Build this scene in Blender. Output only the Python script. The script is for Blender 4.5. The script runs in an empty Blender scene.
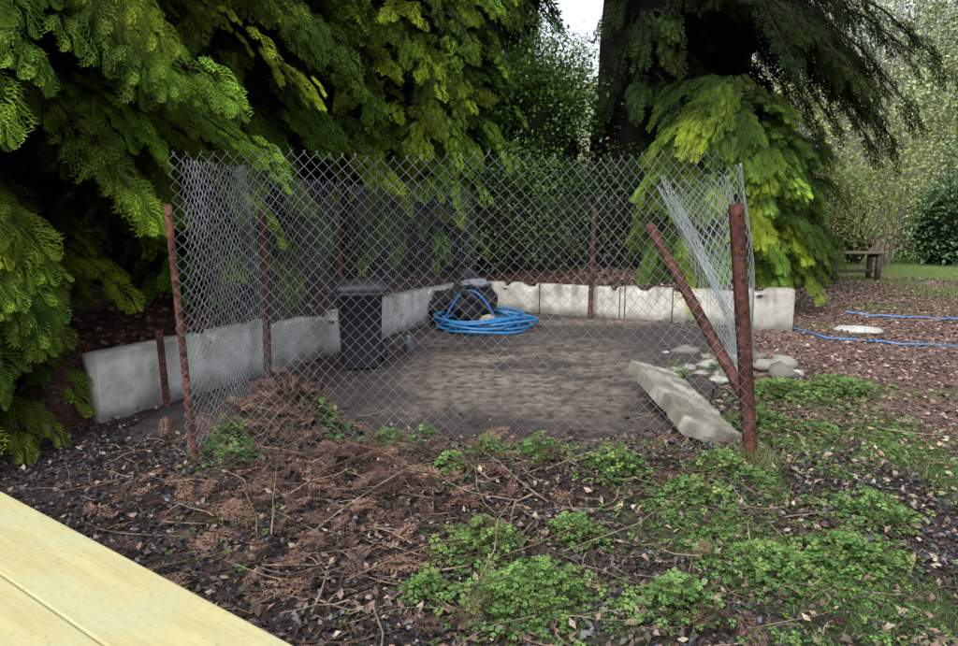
import bpy, math, numpy as np
from mathutils import Vector, Matrix
RNG=np.random.default_rng(7)
sc=bpy.context.scene
# ---------------------------------------------------------------- helpers
_h=np.random.default_rng(3).random((256,256))
def vnoise(x,y,s=1.0,o=0):
    x=np.asarray(x,float)*s+o*17.3+1000; y=np.asarray(y,float)*s+o*9.1+1000
    xi=np.floor(x).astype(int); yi=np.floor(y).astype(int); fx=x-xi; fy=y-yi
    fx=fx*fx*(3-2*fx); fy=fy*fy*(3-2*fy)
    g=lambda a,b:_h[a%256,b%256]
    return (g(xi,yi)*(1-fx)+g(xi+1,yi)*fx)*(1-fy)+(g(xi,yi+1)*(1-fx)+g(xi+1,yi+1)*fx)*fy
def fbm(x,y,s=1.0,o=0):
    return (vnoise(x,y,s,o)*.5+vnoise(x,y,s*2.1,o+1)*.27+vnoise(x,y,s*4.3,o+2)*.15+vnoise(x,y,s*8.7,o+3)*.08)
def sstep(x,a,b):
    t=np.clip((np.asarray(x,float)-a)/(b-a),0,1); return t*t*(3-2*t)
def nrm(v): return v/np.maximum(np.linalg.norm(v,axis=-1,keepdims=True),1e-9)
def frames(d,up):
    d=nrm(d); s=nrm(np.cross(up,d)); n=np.cross(d,s)
    return np.stack([d,s,n],axis=-1)
class MB:
    def __init__(s): s.v=[];s.f=[];s.c=[];s.n=0
    def add(s,v,f,c):
        v=np.asarray(v,float).reshape(-1,3); f=np.asarray(f,int).reshape(-1,4)
        c=np.broadcast_to(np.asarray(c,float),(len(v),3))
        s.v.append(v); s.f.append(f+s.n); s.c.append(c); s.n+=len(v)
    def inst(s,tv,tf,M,P,C):
        k=len(P); n=len(tv)
        V=np.einsum('kij,nj->kni',M,tv)+P[:,None,:]
        F=tf[None]+(np.arange(k)*n)[:,None,None]
        s.add(V.reshape(-1,3),F.reshape(-1,4),np.asarray(C).reshape(-1,3))
    def tube(s,pts,rad,col,sides=6):
        pts=np.asarray(pts,float); rad=np.broadcast_to(np.asarray(rad,float),(len(pts),))
        t=np.gradient(pts,axis=0); up=np.array([.13,.21,.97]); 
        if abs(nrm(t[0])@up)>.9: up=np.array([.95,.3,.05])
        M=frames(t,np.broadcast_to(up,t.shape))
        a=np.arange(sides)/sides*2*np.pi
        ring=np.stack([np.cos(a),np.sin(a)],-1)
        V=pts[:,None,:]+rad[:,None,None]*(M[:,None,:,1]*ring[None,:,0:1]+M[:,None,:,2]*ring[None,:,1:2])
        F=[]
        for i in range(len(pts)-1):
            for j in range(sides):
                k=(j+1)%sides; F.append((i*sides+j,i*sides+k,(i+1)*sides+k,(i+1)*sides+j))
        s.add(V.reshape(-1,3),F,col)
    def obj(s,name,mat,parent=None,smooth=False):
        V=np.concatenate(s.v);F=np.concatenate(s.f);C=np.concatenate(s.c)
        me=bpy.data.meshes.new(name)
        me.vertices.add(len(V)); me.vertices.foreach_set('co',V.astype(np.float32).ravel())
        me.loops.add(F.size); me.loops.foreach_set('vertex_index',F.astype(np.int32).ravel())
        me.polygons.add(len(F)); me.polygons.foreach_set('loop_start',(np.arange(len(F))*4).astype(np.int32))
        me.update(calc_edges=True)
        if smooth: me.polygons.foreach_set('use_smooth',np.ones(len(F),bool))
        ca=me.color_attributes.new('Col','FLOAT_COLOR','POINT')
        ca.data.foreach_set('color',np.concatenate([C,np.ones((len(C),1))],1).astype(np.float32).ravel())
        me.materials.append(mat)
        ob=bpy.data.objects.new(name,me); sc.collection.objects.link(ob)
        if parent: ob.parent=parent
        return ob
def empty(name,loc=(0,0,0)):
    e=bpy.data.objects.new(name,None); sc.collection.objects.link(e); return e
def box(mb,c,s,col=(1,1,1),R=None):
    v=np.array([[x,y,z] for x in(-.5,.5) for y in(-.5,.5) for z in(-.5,.5)])*np.array(s)
    if R is not None: v=v@np.array(R).T
    mb.add(v+np.array(c),[(0,1,3,2),(4,6,7,5),(0,4,5,1),(2,3,7,6),(0,2,6,4),(1,5,7,3)],col)
# ---------------------------------------------------------------- materials
def mat_attr(name,rough=.8,transl=0,nscale=20,namt=.35,bump=0,bscale=60,spec=.3,metal=0,n2=None,bdist=.03):
    m=bpy.data.materials.new(name); m.use_nodes=True; nt=m.node_tree; N=nt.nodes; L=nt.links
    b=N['Principled BSDF']; b.inputs['Roughness'].default_value=rough; b.inputs['Specular IOR Level'].default_value=spec
    b.inputs['Metallic'].default_value=metal
    at=N.new('ShaderNodeAttribute'); at.attribute_name='Col'
    tc=N.new('ShaderNodeTexCoord'); nz=N.new('ShaderNodeTexNoise'); nz.inputs['Scale'].default_value=nscale; nz.inputs['Detail'].default_value=5
    L.new(tc.outputs['Object'],nz.inputs['Vector'])
    mr=N.new('ShaderNodeMapRange'); mr.inputs[1].default_value=.3; mr.inputs[2].default_value=.7; mr.inputs[3].default_value=1-namt; mr.inputs[4].default_value=1+namt
    L.new(nz.outputs['Fac'],mr.inputs[0])
    mu=N.new('ShaderNodeVectorMath'); mu.operation='SCALE'; L.new(at.outputs['Color'],mu.inputs[0]); L.new(mr.outputs[0],mu.inputs['Scale'])
    out=mu.outputs[0]
    if n2:
        nz2=N.new('ShaderNodeTexNoise'); nz2.inputs['Scale'].default_value=n2[0]; nz2.inputs['Detail'].default_value=10; nz2.inputs['Roughness'].default_value=.7
        L.new(tc.outputs['Object'],nz2.inputs['Vector'])
        r2=N.new('ShaderNodeMapRange'); r2.inputs[1].default_value=n2[1]; r2.inputs[2].default_value=n2[2]; L.new(nz2.outputs['Fac'],r2.inputs[0])
        mx=N.new('ShaderNodeMix'); mx.data_type='RGBA'; L.new(r2.outputs[0],mx.inputs[0]); L.new(out,mx.inputs[6]); mx.inputs[7].default_value=(*n2[3],1)
        out=mx.outputs[2]
    L.new(out,b.inputs['Base Color'])
    if bump:
        bn=N.new('ShaderNodeTexNoise'); bn.inputs['Scale'].default_value=bscale; bn.inputs['Detail'].default_value=8; bn.inputs['Roughness'].default_value=.7
        L.new(tc.outputs['Object'],bn.inputs['Vector'])
        bp=N.new('ShaderNodeBump'); bp.inputs['Strength'].default_value=bump; bp.inputs['Distance'].default_value=bdist
        L.new(bn.outputs['Fac'],bp.inputs['Height']); L.new(bp.outputs[0],b.inputs['Normal'])
    if transl:
        t=N.new('ShaderNodeBsdfTranslucent'); L.new(out,t.inputs['Color'])
        ms=N.new('ShaderNodeMixShader'); ms.inputs[0].default_value=transl
        L.new(b.outputs[0],ms.inputs[1]); L.new(t.outputs[0],ms.inputs[2]); L.new(ms.outputs[0],N['Material Output'].inputs['Surface'])
    return m
M_fol=mat_attr('conifer_foliage',.7,.22,3,.25,spec=.08)
M_leaf=mat_attr('broad_leaf',.4,.2,9,.3,spec=.4)
M_far=mat_attr('woodland_leaf',.7,0,.5,.2,spec=.2)
M_herb=mat_attr('herb_leaf',.55,.3,25,.25,spec=.2)
M_bark=mat_attr('bark',.95,0,14,.5,1,30,spec=.1)
M_ground=mat_attr('soil',.95,0,35,.6,1,45,spec=.15,n2=(90,.55,.75,(.014,.013,.013)))
M_conc=mat_attr('weathered_concrete',.9,0,9,.25,.5,60,n2=(4.5,.50,.72,(.16,.15,.12)),bdist=.015)
M_slab=mat_attr('dirty_concrete',.9,0,7,.4,.6,60,n2=(11,.44,.62,(.032,.026,.024)))
M_rust=mat_attr('rusty_steel',.9,0,30,.5,.5,120,n2=(22,.45,.7,(.03,.018,.015)),spec=.15)
M_wire=mat_attr('galvanised_wire',.5,0,6,.3,spec=.4,metal=.1)
M_litter=mat_attr('dead_litter',.9,0,30,.4,spec=.1)
M_chip=mat_attr('bark_chip',.45,0,30,.4,spec=.55)
M_plast=mat_attr('dark_plastic',.45,0,12,.15,.1,80,spec=.5,bdist=.005)
M_sack=mat_attr('polythene',.32,0,12,.2,.9,14,spec=.5,bdist=.05)
M_hose=mat_attr('blue_hose',.4,0,12,.12,spec=.5)
M_core=mat_attr('shade_core',1,0,12,.5,1,20,spec=0)  # near-black solid standing in for the shade inside crowns
M_paint=mat_attr('painted_board',.7,0,12,.2,.2,50)
def mat_timber():
    m=bpy.data.materials.new('deck_timber'); m.use_nodes=True; nt=m.node_tree;N=nt.nodes;L=nt.links
    b=N['Principled BSDF']; b.inputs['Roughness'].default_value=.75
    tc=N.new('ShaderNodeTexCoord'); mp=N.new('ShaderNodeMapping'); mp.inputs['Scale'].default_value=(1.2,16,16)
    L.new(tc.outputs['Object'],mp.inputs[0])
    nz=N.new('ShaderNodeTexNoise'); nz.inputs['Scale'].default_value=2.2; nz.inputs['Detail'].default_value=9; nz.inputs['Distortion'].default_value=.8; L.new(mp.outputs[0],nz.inputs['Vector'])
    cr=N.new('ShaderNodeValToRGB'); e=cr.color_ramp.elements; e[0].position=.25; e[0].color=(.33,.295,.135,1); e[1].position=.75; e[1].color=(.44,.40,.205,1)
    L.new(nz.outputs['Fac'],cr.inputs[0])
    n2=N.new('ShaderNodeTexNoise'); n2.inputs['Scale'].default_value=4; n2.inputs['Detail'].default_value=8; L.new(tc.outputs['Object'],n2.inputs['Vector'])
    r2=N.new('ShaderNodeMapRange'); r2.inputs[1].default_value=.42; r2.inputs[2].default_value=.66; r2.inputs[4].default_value=.8; L.new(n2.outputs['Fac'],r2.inputs[0])
    mx=N.new('ShaderNodeMix'); mx.data_type='RGBA'; L.new(r2.outputs[0],mx.inputs[0]); L.new(cr.outputs[0],mx.inputs[6]); mx.inputs[7].default_value=(.36,.37,.225,1)
    n3=N.new('ShaderNodeTexNoise'); n3.inputs['Scale'].default_value=60; n3.inputs['Detail'].default_value=6; L.new(tc.outputs['Object'],n3.inputs['Vector'])
    r3=N.new('ShaderNodeMapRange'); r3.inputs[1].default_value=.6; r3.inputs[2].default_value=.72; r3.inputs[4].default_value=.6; L.new(n3.outputs['Fac'],r3.inputs[0])
    m3=N.new('ShaderNodeMix'); m3.data_type='RGBA'; L.new(r3.outputs[0],m3.inputs[0]); L.new(mx.outputs[2],m3.inputs[6]); m3.inputs[7].default_value=(.2,.2,.1,1)
    L.new(m3.outputs[2],b.inputs['Base Color'])
    bp=N.new('ShaderNodeBump'); bp.inputs['Strength'].default_value=.3; bp.inputs['Distance'].default_value=.004; L.new(nz.outputs['Fac'],bp.inputs['Height']); L.new(bp.outputs[0],b.inputs['Normal'])
    return m
M_deck=mat_timber()
# ---------------------------------------------------------------- site geometry
WL=np.array([(-2.74,4.66),(-1.62,6.88),(-.62,9.0),(0.0,10.15)])
WB=np.array([(0.0,10.15),(1.9,9.35),(3.85,8.5)])
def xleft(y): return np.interp(y,WL[:,1],WL[:,0])
def yback(x): return np.interp(x,WB[:,0],WB[:,1])
MOUND=(-1.27,4.30)
def hgt(x,y):
    x=np.asarray(x,float); y=np.asarray(y,float)
    near=1-sstep(y,25,45)
    h=(fbm(x,y,1.1)-.5)*.10*near+(fbm(x,y,7,5)-.5)*.045*near
    behL=sstep(xleft(y)-x,.04,.14)*sstep(y,4.0,4.7)*(1-sstep(y,10.1,10.4))
    behB=sstep(y-yback(x),.04,.14)*(1-sstep(x,3.75,4.3))*sstep(x,-.6,-.1)
    behC=sstep(y,10.2,10.5)*(1-sstep(x,-.3,0))
    beh=np.maximum(np.maximum(behL,behB),behC)*(1-sstep(y,25,32))
    back=np.clip(y-yback(x),0,4)
    h=h+beh*(.42+.05*back)
    pen=sstep(x-xleft(y),.1,.5)*sstep(yback(x)-y,.1,.4)*sstep(y,4.1,4.6)*(1-sstep(x-(1.5+(y-4)*.38),0,.35))
    h=h*(1-.75*pen)-.035*pen
    d2=((x-MOUND[0])/.34)**2+((y-MOUND[1])/.26)**2
    h=h+.34*np.exp(-d2)*(.7+.6*vnoise(x,y,9,3))
    h=h+.09*np.exp(-((y-3.7)/.35)**2)*np.exp(-(x/1.7)**4)
    h=h+.06*np.exp(-(((x+.55)/.5)**2+((y-3.2)/.5)**2))
    h=h+sstep(y,19,32)*sstep(x,4,12)*.8
    h=h+sstep(y,38,150)*30*(.6+.4*vnoise(x,y,.02,4))+sstep(np.abs(x),40,150)*10
    return h
def green(x,y):
    x=np.asarray(x,float); y=np.asarray(y,float)
    n=fbm(x,y,1.6,9)
    g=sstep(x-(.05+(y-2.2)*.45),-.15,.7)*(1-sstep(y,3.5,4.1))
    g=np.maximum(g,sstep(x,1.5,1.9)*(1-sstep(y,4.2,4.9)))
    g=np.maximum(g,.9*np.exp(-(((x-2.8)/.65)**2+((y-5.45)/.5)**2)))
    g=np.maximum(g,.9*np.exp(-(((x-3.9)/1.2)**2+((y-5.2)/.25)**2)))
    g=np.maximum(g,.7*np.exp(-(((x+1.55)/.16)**2+((y-3.95)/.22)**2)))
    g=np.maximum(g,.5*np.exp(-(((x+.75)/.55)**2+((y-4.1)/.14)**2)))
    g=np.maximum(g,.6*np.exp(-(((x-.7)/.9)**2+((y-3.95)/.15)**2)))
    g=np.maximum(g,.8*np.exp(-(((x-4.1)/.4)**2+((y-8.3)/.5)**2)))
    g=np.maximum(g,.85*sstep(y,9.8,12)*sstep(x-(y-10)*.25,5.8,7.6))
    g=np.maximum(g,.9*np.exp(-(((x-6.5)/1.6)**2+((y-10.3)/.5)**2)))
    g=np.maximum(g,sstep(y,16,19))
    beh=(x<xleft(y))|((y>yback(x))&(x<4.2)&(y<22))
    g=np.where(beh&(x<4.2)&(y>4),g*.1,g)
    nn=np.where((y>9)&(y<20),fbm(x,y*1.5,.9,12)+.06,n)
    return np.clip(g*sstep(nn,.36-.04*sstep(x,1,2),.58)*1.15,0,1)
# ground sheet
def axis(a,b,fine,lo,hi):
    mid=list(np.arange(a,b+1e-6,fine)); out=[];s=fine;v=b
    while v<hi: s*=1.16; v+=s; out.append(v)
    pre=[];s=fine;v=a
    while v>lo: s*=1.16; v-=s; pre.append(v)
    return np.array(pre[::-1]+mid+out)
xs=axis(-4.5,7,.055,-400,400); ys=axis(1.5,11.5,.055,-60,500)
X,Y=np.meshgrid(xs,ys); Z=hgt(X,Y)
nx=len(xs);ny=len(ys); idx=np.arange(nx*ny).reshape(ny,nx)
F=np.stack([idx[:-1,:-1],idx[:-1,1:],idx[1:,1:],idx[1:,:-1]],-1).reshape(-1,4)
g=green(X,Y)[...,None]; n=fbm(X,Y,2.3,20)[...,None]; n3=fbm(X,Y,9,30)[...,None]
soil=np.array([.024,.020,.020])*(1-n)+np.array([.075,.053,.046])*n
path=np.clip(sstep(X,1.9,2.6)*sstep(Y,3.6,4.6),0,1)[...,None]
litter=np.array([.18,.12,.105])*(.4+.9*n3)
bank=(((Y>yback(X))&(X<4))|(X<xleft(Y))&(Y>4.3))[...,None]*1.
col=soil*(1-path)+litter*path
col=col*(1-bank)+np.array([.075,.04,.028])*(.4+n3)*bank
gc=np.array([.05,.085,.025])*(.6+.8*n3)
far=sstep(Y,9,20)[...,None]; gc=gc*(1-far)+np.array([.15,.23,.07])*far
vf=sstep(Y,35,120)[...,None]; gc=gc*(1-vf)+np.array([.26,.31,.18])*vf  # far hillside tinted pale, haze put into its colour
gg=g*(.55+.45*far)
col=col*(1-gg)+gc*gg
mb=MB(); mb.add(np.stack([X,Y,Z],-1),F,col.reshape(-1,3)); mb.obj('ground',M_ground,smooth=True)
# concrete floor of the enclosure
gx=np.arange(-2.4,3.4,.07); gy=np.arange(4.2,10.1,.07); GX,GY=np.meshgrid(gx,gy)
GX2=np.maximum(GX,xleft(GY)+.05); GY2=np.minimum(GY,yback(GX2)-.05); GX2=np.minimum(GX2,1.35+(GY2-4)*.4)
idx=np.arange(GX.size).reshape(GX.shape)
F=np.stack([idx[:-1,:-1],idx[:-1,1:],idx[1:,1:],idx[1:,:-1]],-1).reshape(-1,4)
P=np.stack([GX2,GY2,0.0*GX+.004+(fbm(GX,GY,2)-.5)*.02],-1)
cen=np.exp(-(((GX2-.45)/1.15)**4+((GY2-6.3)/1.7)**4))
nn=fbm(GX2*.8,GY2*2.2,1.7,40); m1=np.clip(cen*sstep(nn,.36,.58)*.95+.95*np.exp(-(((GX2-1.6)/1.4)**2+((GY2-8.9)/.25)**2)),0,1)[...,None]
c=np.array([.055,.046,.044])*(1-m1)+np.array([.22,.18,.15])*m1
a=P.reshape(-1,3)[F]; ar=np.linalg.norm(np.cross(a[:,2]-a[:,0],a[:,3]-a[:,1]),axis=1)
mb=MB(); mb.add(P,F[ar>1e-5],c.reshape(-1,3)); mb.obj('concrete_floor_slab',M_slab,smooth=True)
# ---------------------------------------------------------------- retaining walls
def wall(name,pts,z0,z1,th,col,seed,gaps=(),dirt=.5):
    r=np.random.default_rng(seed); pts=np.array(pts,float)
    seg=np.linalg.norm(np.diff(pts,axis=0),axis=1); cum=np.concatenate([[0],np.cumsum(seg)]); L=cum[-1]
    mb=MB(); cuts=[0]+[g for g in gaps]+[L]
    for a,b in zip(cuts[:-1],cuts[1:]):
        a+=.008 if a>0 else 0; b-=.008 if b<L else 0
        n=max(4,int((b-a)/.03)); s=np.linspace(a,b,n)
        x=np.interp(s,cum,pts[:,0]); y=np.interp(s,cum,pts[:,1])
        sm=.05; tx=np.interp(s+sm,cum,pts[:,0])-np.interp(s-sm,cum,pts[:,0]); ty=np.interp(s+sm,cum,pts[:,1])-np.interp(s-sm,cum,pts[:,1])
        l=np.hypot(tx,ty); nxn=ty/l; nyn=-tx/l
        dz=r.normal(0,.012)
        prof=[(th/2,z0)]+[(th/2,z) for z in np.linspace(z0+.1,z1-.03,10)]+[(th/2-.003,z1-.006),(th/2-.010,z1),(-th/2+.01,z1),(-th/2,z1-.01),(-th/2,z0)]
        V=[]
        for (o,z) in prof:
            jit=(fbm(s,s*0+z*3,6,seed)-.5)*.012
            top=(z>z1-.05)*(-(sstep(vnoise(s,s*0+.3,7,seed+3),.72,.85))*.06-(vnoise(s,s*0,22,seed+4)*.010))
            V.append(np.stack([x+nxn*(o+jit),y+nyn*(o+jit),z+top+dz+0*s],-1))
        V=np.array(V); k=len(prof); idx=np.arange(k*n).reshape(k,n)
        F=list(np.stack([idx[:-1,:-1],idx[:-1,1:],idx[1:,1:],idx[1:,:-1]],-1).reshape(-1,4))
        for e in (0,n-1):
            F+= [(idx[0,e],idx[5,e],idx[k-2,e],idx[k-1,e]),(idx[5,e],idx[10,e],idx[k-3,e],idx[k-2,e]),(idx[10,e],idx[11,e],idx[12,e],idx[k-3,e])]
        zz=V[...,2]; st=fbm(np.tile(s,(k,1))*2.6,zz*.5,3,seed+8); st2=fbm(np.tile(s,(k,1)),zz,7,seed+18)
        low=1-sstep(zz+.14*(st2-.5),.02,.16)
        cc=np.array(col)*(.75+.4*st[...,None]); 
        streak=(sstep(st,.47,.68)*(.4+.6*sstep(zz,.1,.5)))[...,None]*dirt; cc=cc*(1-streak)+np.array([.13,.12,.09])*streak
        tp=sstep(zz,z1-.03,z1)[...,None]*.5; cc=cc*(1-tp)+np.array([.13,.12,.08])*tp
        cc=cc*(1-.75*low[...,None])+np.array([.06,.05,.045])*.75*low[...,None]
        mb.add(V,F,cc.reshape(-1,3))
    return mb.obj(name,M_conc)
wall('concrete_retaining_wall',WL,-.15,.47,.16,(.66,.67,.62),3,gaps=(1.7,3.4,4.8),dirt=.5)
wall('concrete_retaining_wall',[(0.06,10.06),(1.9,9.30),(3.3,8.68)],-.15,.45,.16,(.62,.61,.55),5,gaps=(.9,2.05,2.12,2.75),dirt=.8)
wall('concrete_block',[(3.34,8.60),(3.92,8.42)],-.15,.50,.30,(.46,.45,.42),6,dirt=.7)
# ---------------------------------------------------------------- posts
def angle_post(name,base,top,w=.05,t=.007,yaw=0):
    base=np.array(base,float); top=np.array(top,float)
    d=nrm(top-base); u=np.array([math.cos(yaw),math.sin(yaw),0]); u=nrm(u-d*(u@d)); v=np.cross(d,u)
    prof=[(0,0),(w,0),(w,t),(t,t),(t,w),(0,w)]
    n=26; V=[]
    for i in range(n):
        p=base+(top-base)*i/(n-1)
        for a,b in prof: V.append(p+u*a+v*b)
    V=np.array(V); F=[]
    for i in range(n-1):
        for j in range(6):
            k=(j+1)%6; F.append((i*6+j,i*6+k,(i+1)*6+k,(i+1)*6+j))
    for e in (0,(n-1)*6): F+=[(e,e+1,e+2,e+3),(e,e+3,e+4,e+5)]
    s=np.arange(n)/n; c=np.array([.115,.050,.040])*(.5+.9*vnoise(s*9,s*0,1,int(abs(base[0])*10))[:,None])
    mb=MB(); mb.add(V,F,np.repeat(c,6,axis=0))
    for f in np.arange(.08,.98,.11):
        p=base+(top-base)*f+u*w*.55
        mb.tube([p+v*-.006,p+v*-.003,p+v*.001],[.001,.007,.007],(.015,.010,.010),6)
    for f in (.25,.5,.82):
        p=base+(top-base)*f; q=[p+u*(w/2)+ (w*.62)*(math.cos(a)*u+math.sin(a)*v*1.0) for a in np.linspace(0,2*math.pi,9)]
        mb.tube(q,.0022,(.12,.12,.12),4)
    return mb.obj(name,M_rust)
def H(x,y): return float(hgt(x,y))
angle_post('rusty_fence_post',(-1.66,3.74,-.1),(-1.70,3.72,1.52),.04,yaw=0)
angle_post('rusty_fence_post',(1.575,3.74,-.1),(1.37,3.72,1.52),.06,yaw=.1)
angle_post('rusty_fence_post',(-1.745,5.36,-.1),(-1.71,5.34,1.50),.06,yaw=.2)
angle_post('rusty_fence_post',(-1.47,7.05,-.1),(-1.47,7.0,1.50),.055,yaw=.4)
angle_post('rusty_fence_post',(1.50,9.20,-.1),(1.52,9.2,1.5),.055,yaw=.1)
angle_post('rusty_fence_post',(1.54,3.80,.42),(1.225,4.98,1.40),.05,yaw=.5)
angle_post('rusty_stake',(-2.40,5.0,-.1),(-2.41,4.98,.60),.05,yaw=.3)
# ---------------------------------------------------------------- chain link
def chainlink(name,fn,W,Z0,Z1,a=.035,r=.0015,col=(.20,.215,.23),spike=.014):
    cu=bpy.data.curves.new(name,'CURVE'); cu.dimensions='3D'; cu.bevel_depth=r; cu.bevel_resolution=0; cu.resolution_u=1
    nw=int(W/a); nz=int((Z1-Z0)/a)
    def sp(P):
        s=cu.splines.new('POLY'); s.points.add(len(P)-1)
        s.points.foreach_set('co',np.concatenate([P,np.ones((len(P),1))],1).astype(np.float32).ravel())
    for i in range(nw):
        j=np.arange(nz+1); u=(i+((j+i)%2))*a+ (RNG.random(len(j))-.5)*.003; z=Z0+j*a+ (RNG.random(len(j))-.5)*.003
        o=np.where((j+i)%2==0,-1,1)*.0018
        k=RNG.uniform(.5,1.5)
        u=np.append(u,u[-1]+(-.006 if (nz+i)%2 else .006)); z=np.append(z,z[-1]+spike*k); o=np.append(o,RNG.normal(0,.004))
        sp(fn(u,z,o))
    ob=bpy.data.objects.new(name,cu); sc.collection.objects.link(ob)
    dg=bpy.context.evaluated_depsgraph_get(); me=bpy.data.meshes.new_from_object(ob.evaluated_get(dg))
    ob2=bpy.data.objects.new(name,me); bpy.data.objects.remove(ob); ob2.name=name; sc.collection.objects.link(ob2)
    ca=me.color_attributes.new('Col','FLOAT_COLOR','POINT'); nv=len(me.vertices); co=np.zeros(nv*3,np.float32); me.vertices.foreach_get('co',co); co=co.reshape(-1,3)
    k=(.35+1.2*fbm(co[:,0]*2+co[:,1],co[:,2],3))[:,None]; C=np.concatenate([np.array(col)*k,np.ones((nv,1))],1)
    ca.data.foreach_set('color',C.astype(np.float32).ravel())
    me.materials.clear(); me.materials.append(M_wire); return ob2
def line_fn(p,bulge=.03,seed=0,topw=.02):
    p=np.array(p,float); seg=np.linalg.norm(np.diff(p,axis=0),axis=1); cum=np.concatenate([[0],np.cumsum(seg)])
    def fn(u,z,o):
        x=np.interp(u,cum,p[:,0]); y=np.interp(u,cum,p[:,1])
        d=nrm(np.stack([np.interp(u+.05,cum,p[:,0])-np.interp(u-.05,cum,p[:,0]),np.interp(u+.05,cum,p[:,1])-np.interp(u-.05,cum,p[:,1])],-1)+1e-9)
        b=bulge*np.sin(u*2.1+seed+z*1.3)+bulge*.5*np.sin(u*5.3+z*2+seed)+o
        zz=z+topw*(np.sin(u*1.9+seed)+.5*np.sin(u*4.7))*(z/1.8)
        return np.stack([x+d[:,1]*b,y-d[:,0]*b,zz],-1)
    return fn,cum[-1]
f,W=line_fn([(-1.66,3.715),(1.52,3.70)],.028,1,.014)
def ffront(u,z,o):
    P=f(u,z,o); t=u/3.2; P[:,0]+= -t*(z-.2)*.115*sstep(t,.55,1)+.02*np.sin(z*3)*t
    P[:,0]+=.012*np.sin(z*6+u*1.3)+.012*np.sin(u*3.7); P[:,2]+=.010*np.sin(u*6+z*2)
    P[:,1]-=.12*sstep(t,.8,1)*np.exp(-((z-.35)/.3)**2)*.5
    return P
chainlink('chain_link_fence',ffront,W,.06,1.79)
f2,W=line_fn([(-1.66,3.78),(-1.73,5.30),(-1.50,6.96),(-.52,9.1),(-.05,9.95)],.035,5,.03)
chainlink('chain_link_fence',f2,W,.05,1.78,col=(.25,.275,.30))
f3,W=line_fn([(0.0,10.0),(1.5,9.14),(3.3,8.45)],.03,4,.02); chainlink('chain_link_fence',f3,W,.45,1.66,r=.0012,col=(.12,.12,.12))
A=np.array([1.36,3.78,1.66]);B=np.array([1.24,4.98,1.62]);Cc=np.array([1.60,3.90,.46])
def fflap(u,z,o):
    s=u/1.25; t=z/1.25
    w=1-t*.95
    top=A+(B-A)*s[:,None]; bot=Cc+(B-A)*.08*s[:,None]
    P=top*(1-t[:,None])+bot*t[:,None]
    P[:,0]+=.07*np.sin(s*7+t*4)*w+o; P[:,2]+=.03*np.sin(s*9+t*3); P[:,1]+=.05*np.sin(t*8)*w
    return P
chainlink('chain_link_fence',fflap,1.25,0,1.25,a=.035,r=.0020,col=(.32,.36,.37))
def fflap2(u,z,o):
    P=fflap(u,z,o); P[:,0]+=.05+.05*np.sin(u*6); P[:,1]+=.03; P[:,2]+=.07*(1-z/1.25); return P
chainlink('chain_link_fence',fflap2,1.1,0,1.1,a=.035,r=.0020,col=(.30,.34,.35))
# ---------------------------------------------------------------- conifer fronds
def frond_template(hi):
    V=[];F=[];T=[]
    def rh(p,d,l,w,t0,t1):
        s=np.array([-d[1],d[0]]); i=len(V)
        for q,tt in ((p,t0),(p+d*l*.4+s*w,(t0+t1)/2),(p+d*l,t1),(p+d*l*.4-s*w,(t0+t1)/2)): V.append((q[0],q[1])); T.append(tt)
        F.append((i,i+1,i+2,i+3))
    n=9 if hi==2 else (7 if hi==1 else 5)
    rh(np.array([0.,0.]),np.array([1.,0.]),1.0,.010 if hi else .03,.1,1)
    for i in range(n):
        x=.05+.86*i/(n-1); l=.52*math.sin(math.pi*(.15+.72*x))**.8*(1-.40*x)
        for sg in (1,-1):
            an=math.radians(56-22*x)+.08*math.sin(i*5+sg); d=np.array([math.cos(an),sg*math.sin(an)]); p=np.array([x+(.045 if sg>0 else 0),0.]); l2=l*(.85+.3*abs(math.sin(i*3.7+sg*2)))
            if hi==2:
                rh(p,d,l2,.009,.15+.3*x,.75+.2*x)
                m=4
                for k in range(m):
                    q=p+d*l2*(.18+.21*k)
                    for s2 in (1,-1):
                        a2=math.atan2(d[1],d[0])+s2*math.radians(36); dd=np.array([math.cos(a2),math.sin(a2)])
                        rh(q,dd,l2*(.36-.05*k)*(.8+.4*abs(math.sin(k*7+i*3+s2)))+.02,.0105,.3+.3*x+.08*k,1)
            elif hi==1:
                rh(p,d,l2,.016,.15+.3*x,.75+.2*x)
                for k in range(2):
                    for s2 in (1,-1):
                        a2=math.atan2(d[1],d[0])+s2*math.radians(36); dd=np.array([math.cos(a2),math.sin(a2)])
                        rh(p+d*l2*(.25+.35*k),dd,l2*(.42-.08*k),.019,.3+.3*x+.1*k,1)
            else:
                rh(p,d,l2,.05,.15+.3*x,.8+.2*x)
    V=np.array(V); r=np.hypot(V[:,0],V[:,1]*1.2)
    z=-.22*r**2+.06*np.sin(V[:,0]*9+V[:,1]*14)+.03*np.sin(V[:,1]*31+V[:,0]*5)
    return np.column_stack([V,z]),np.array(F),np.array(T)
FT=[frond_template(0),frond_template(1),frond_template(2)]; FH=FT[2]
def limb(mb,p0,p1,r0,r1,col,sag=.1,sides=5):
    t=np.linspace(0,1,6)[:,None]; P=p0+(p1-p0)*t; P[:,2]+=(-4*t*(t-1))[:,0]*sag
    mb.tube(P,np.linspace(r0,r1,6),col,sides)
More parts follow.
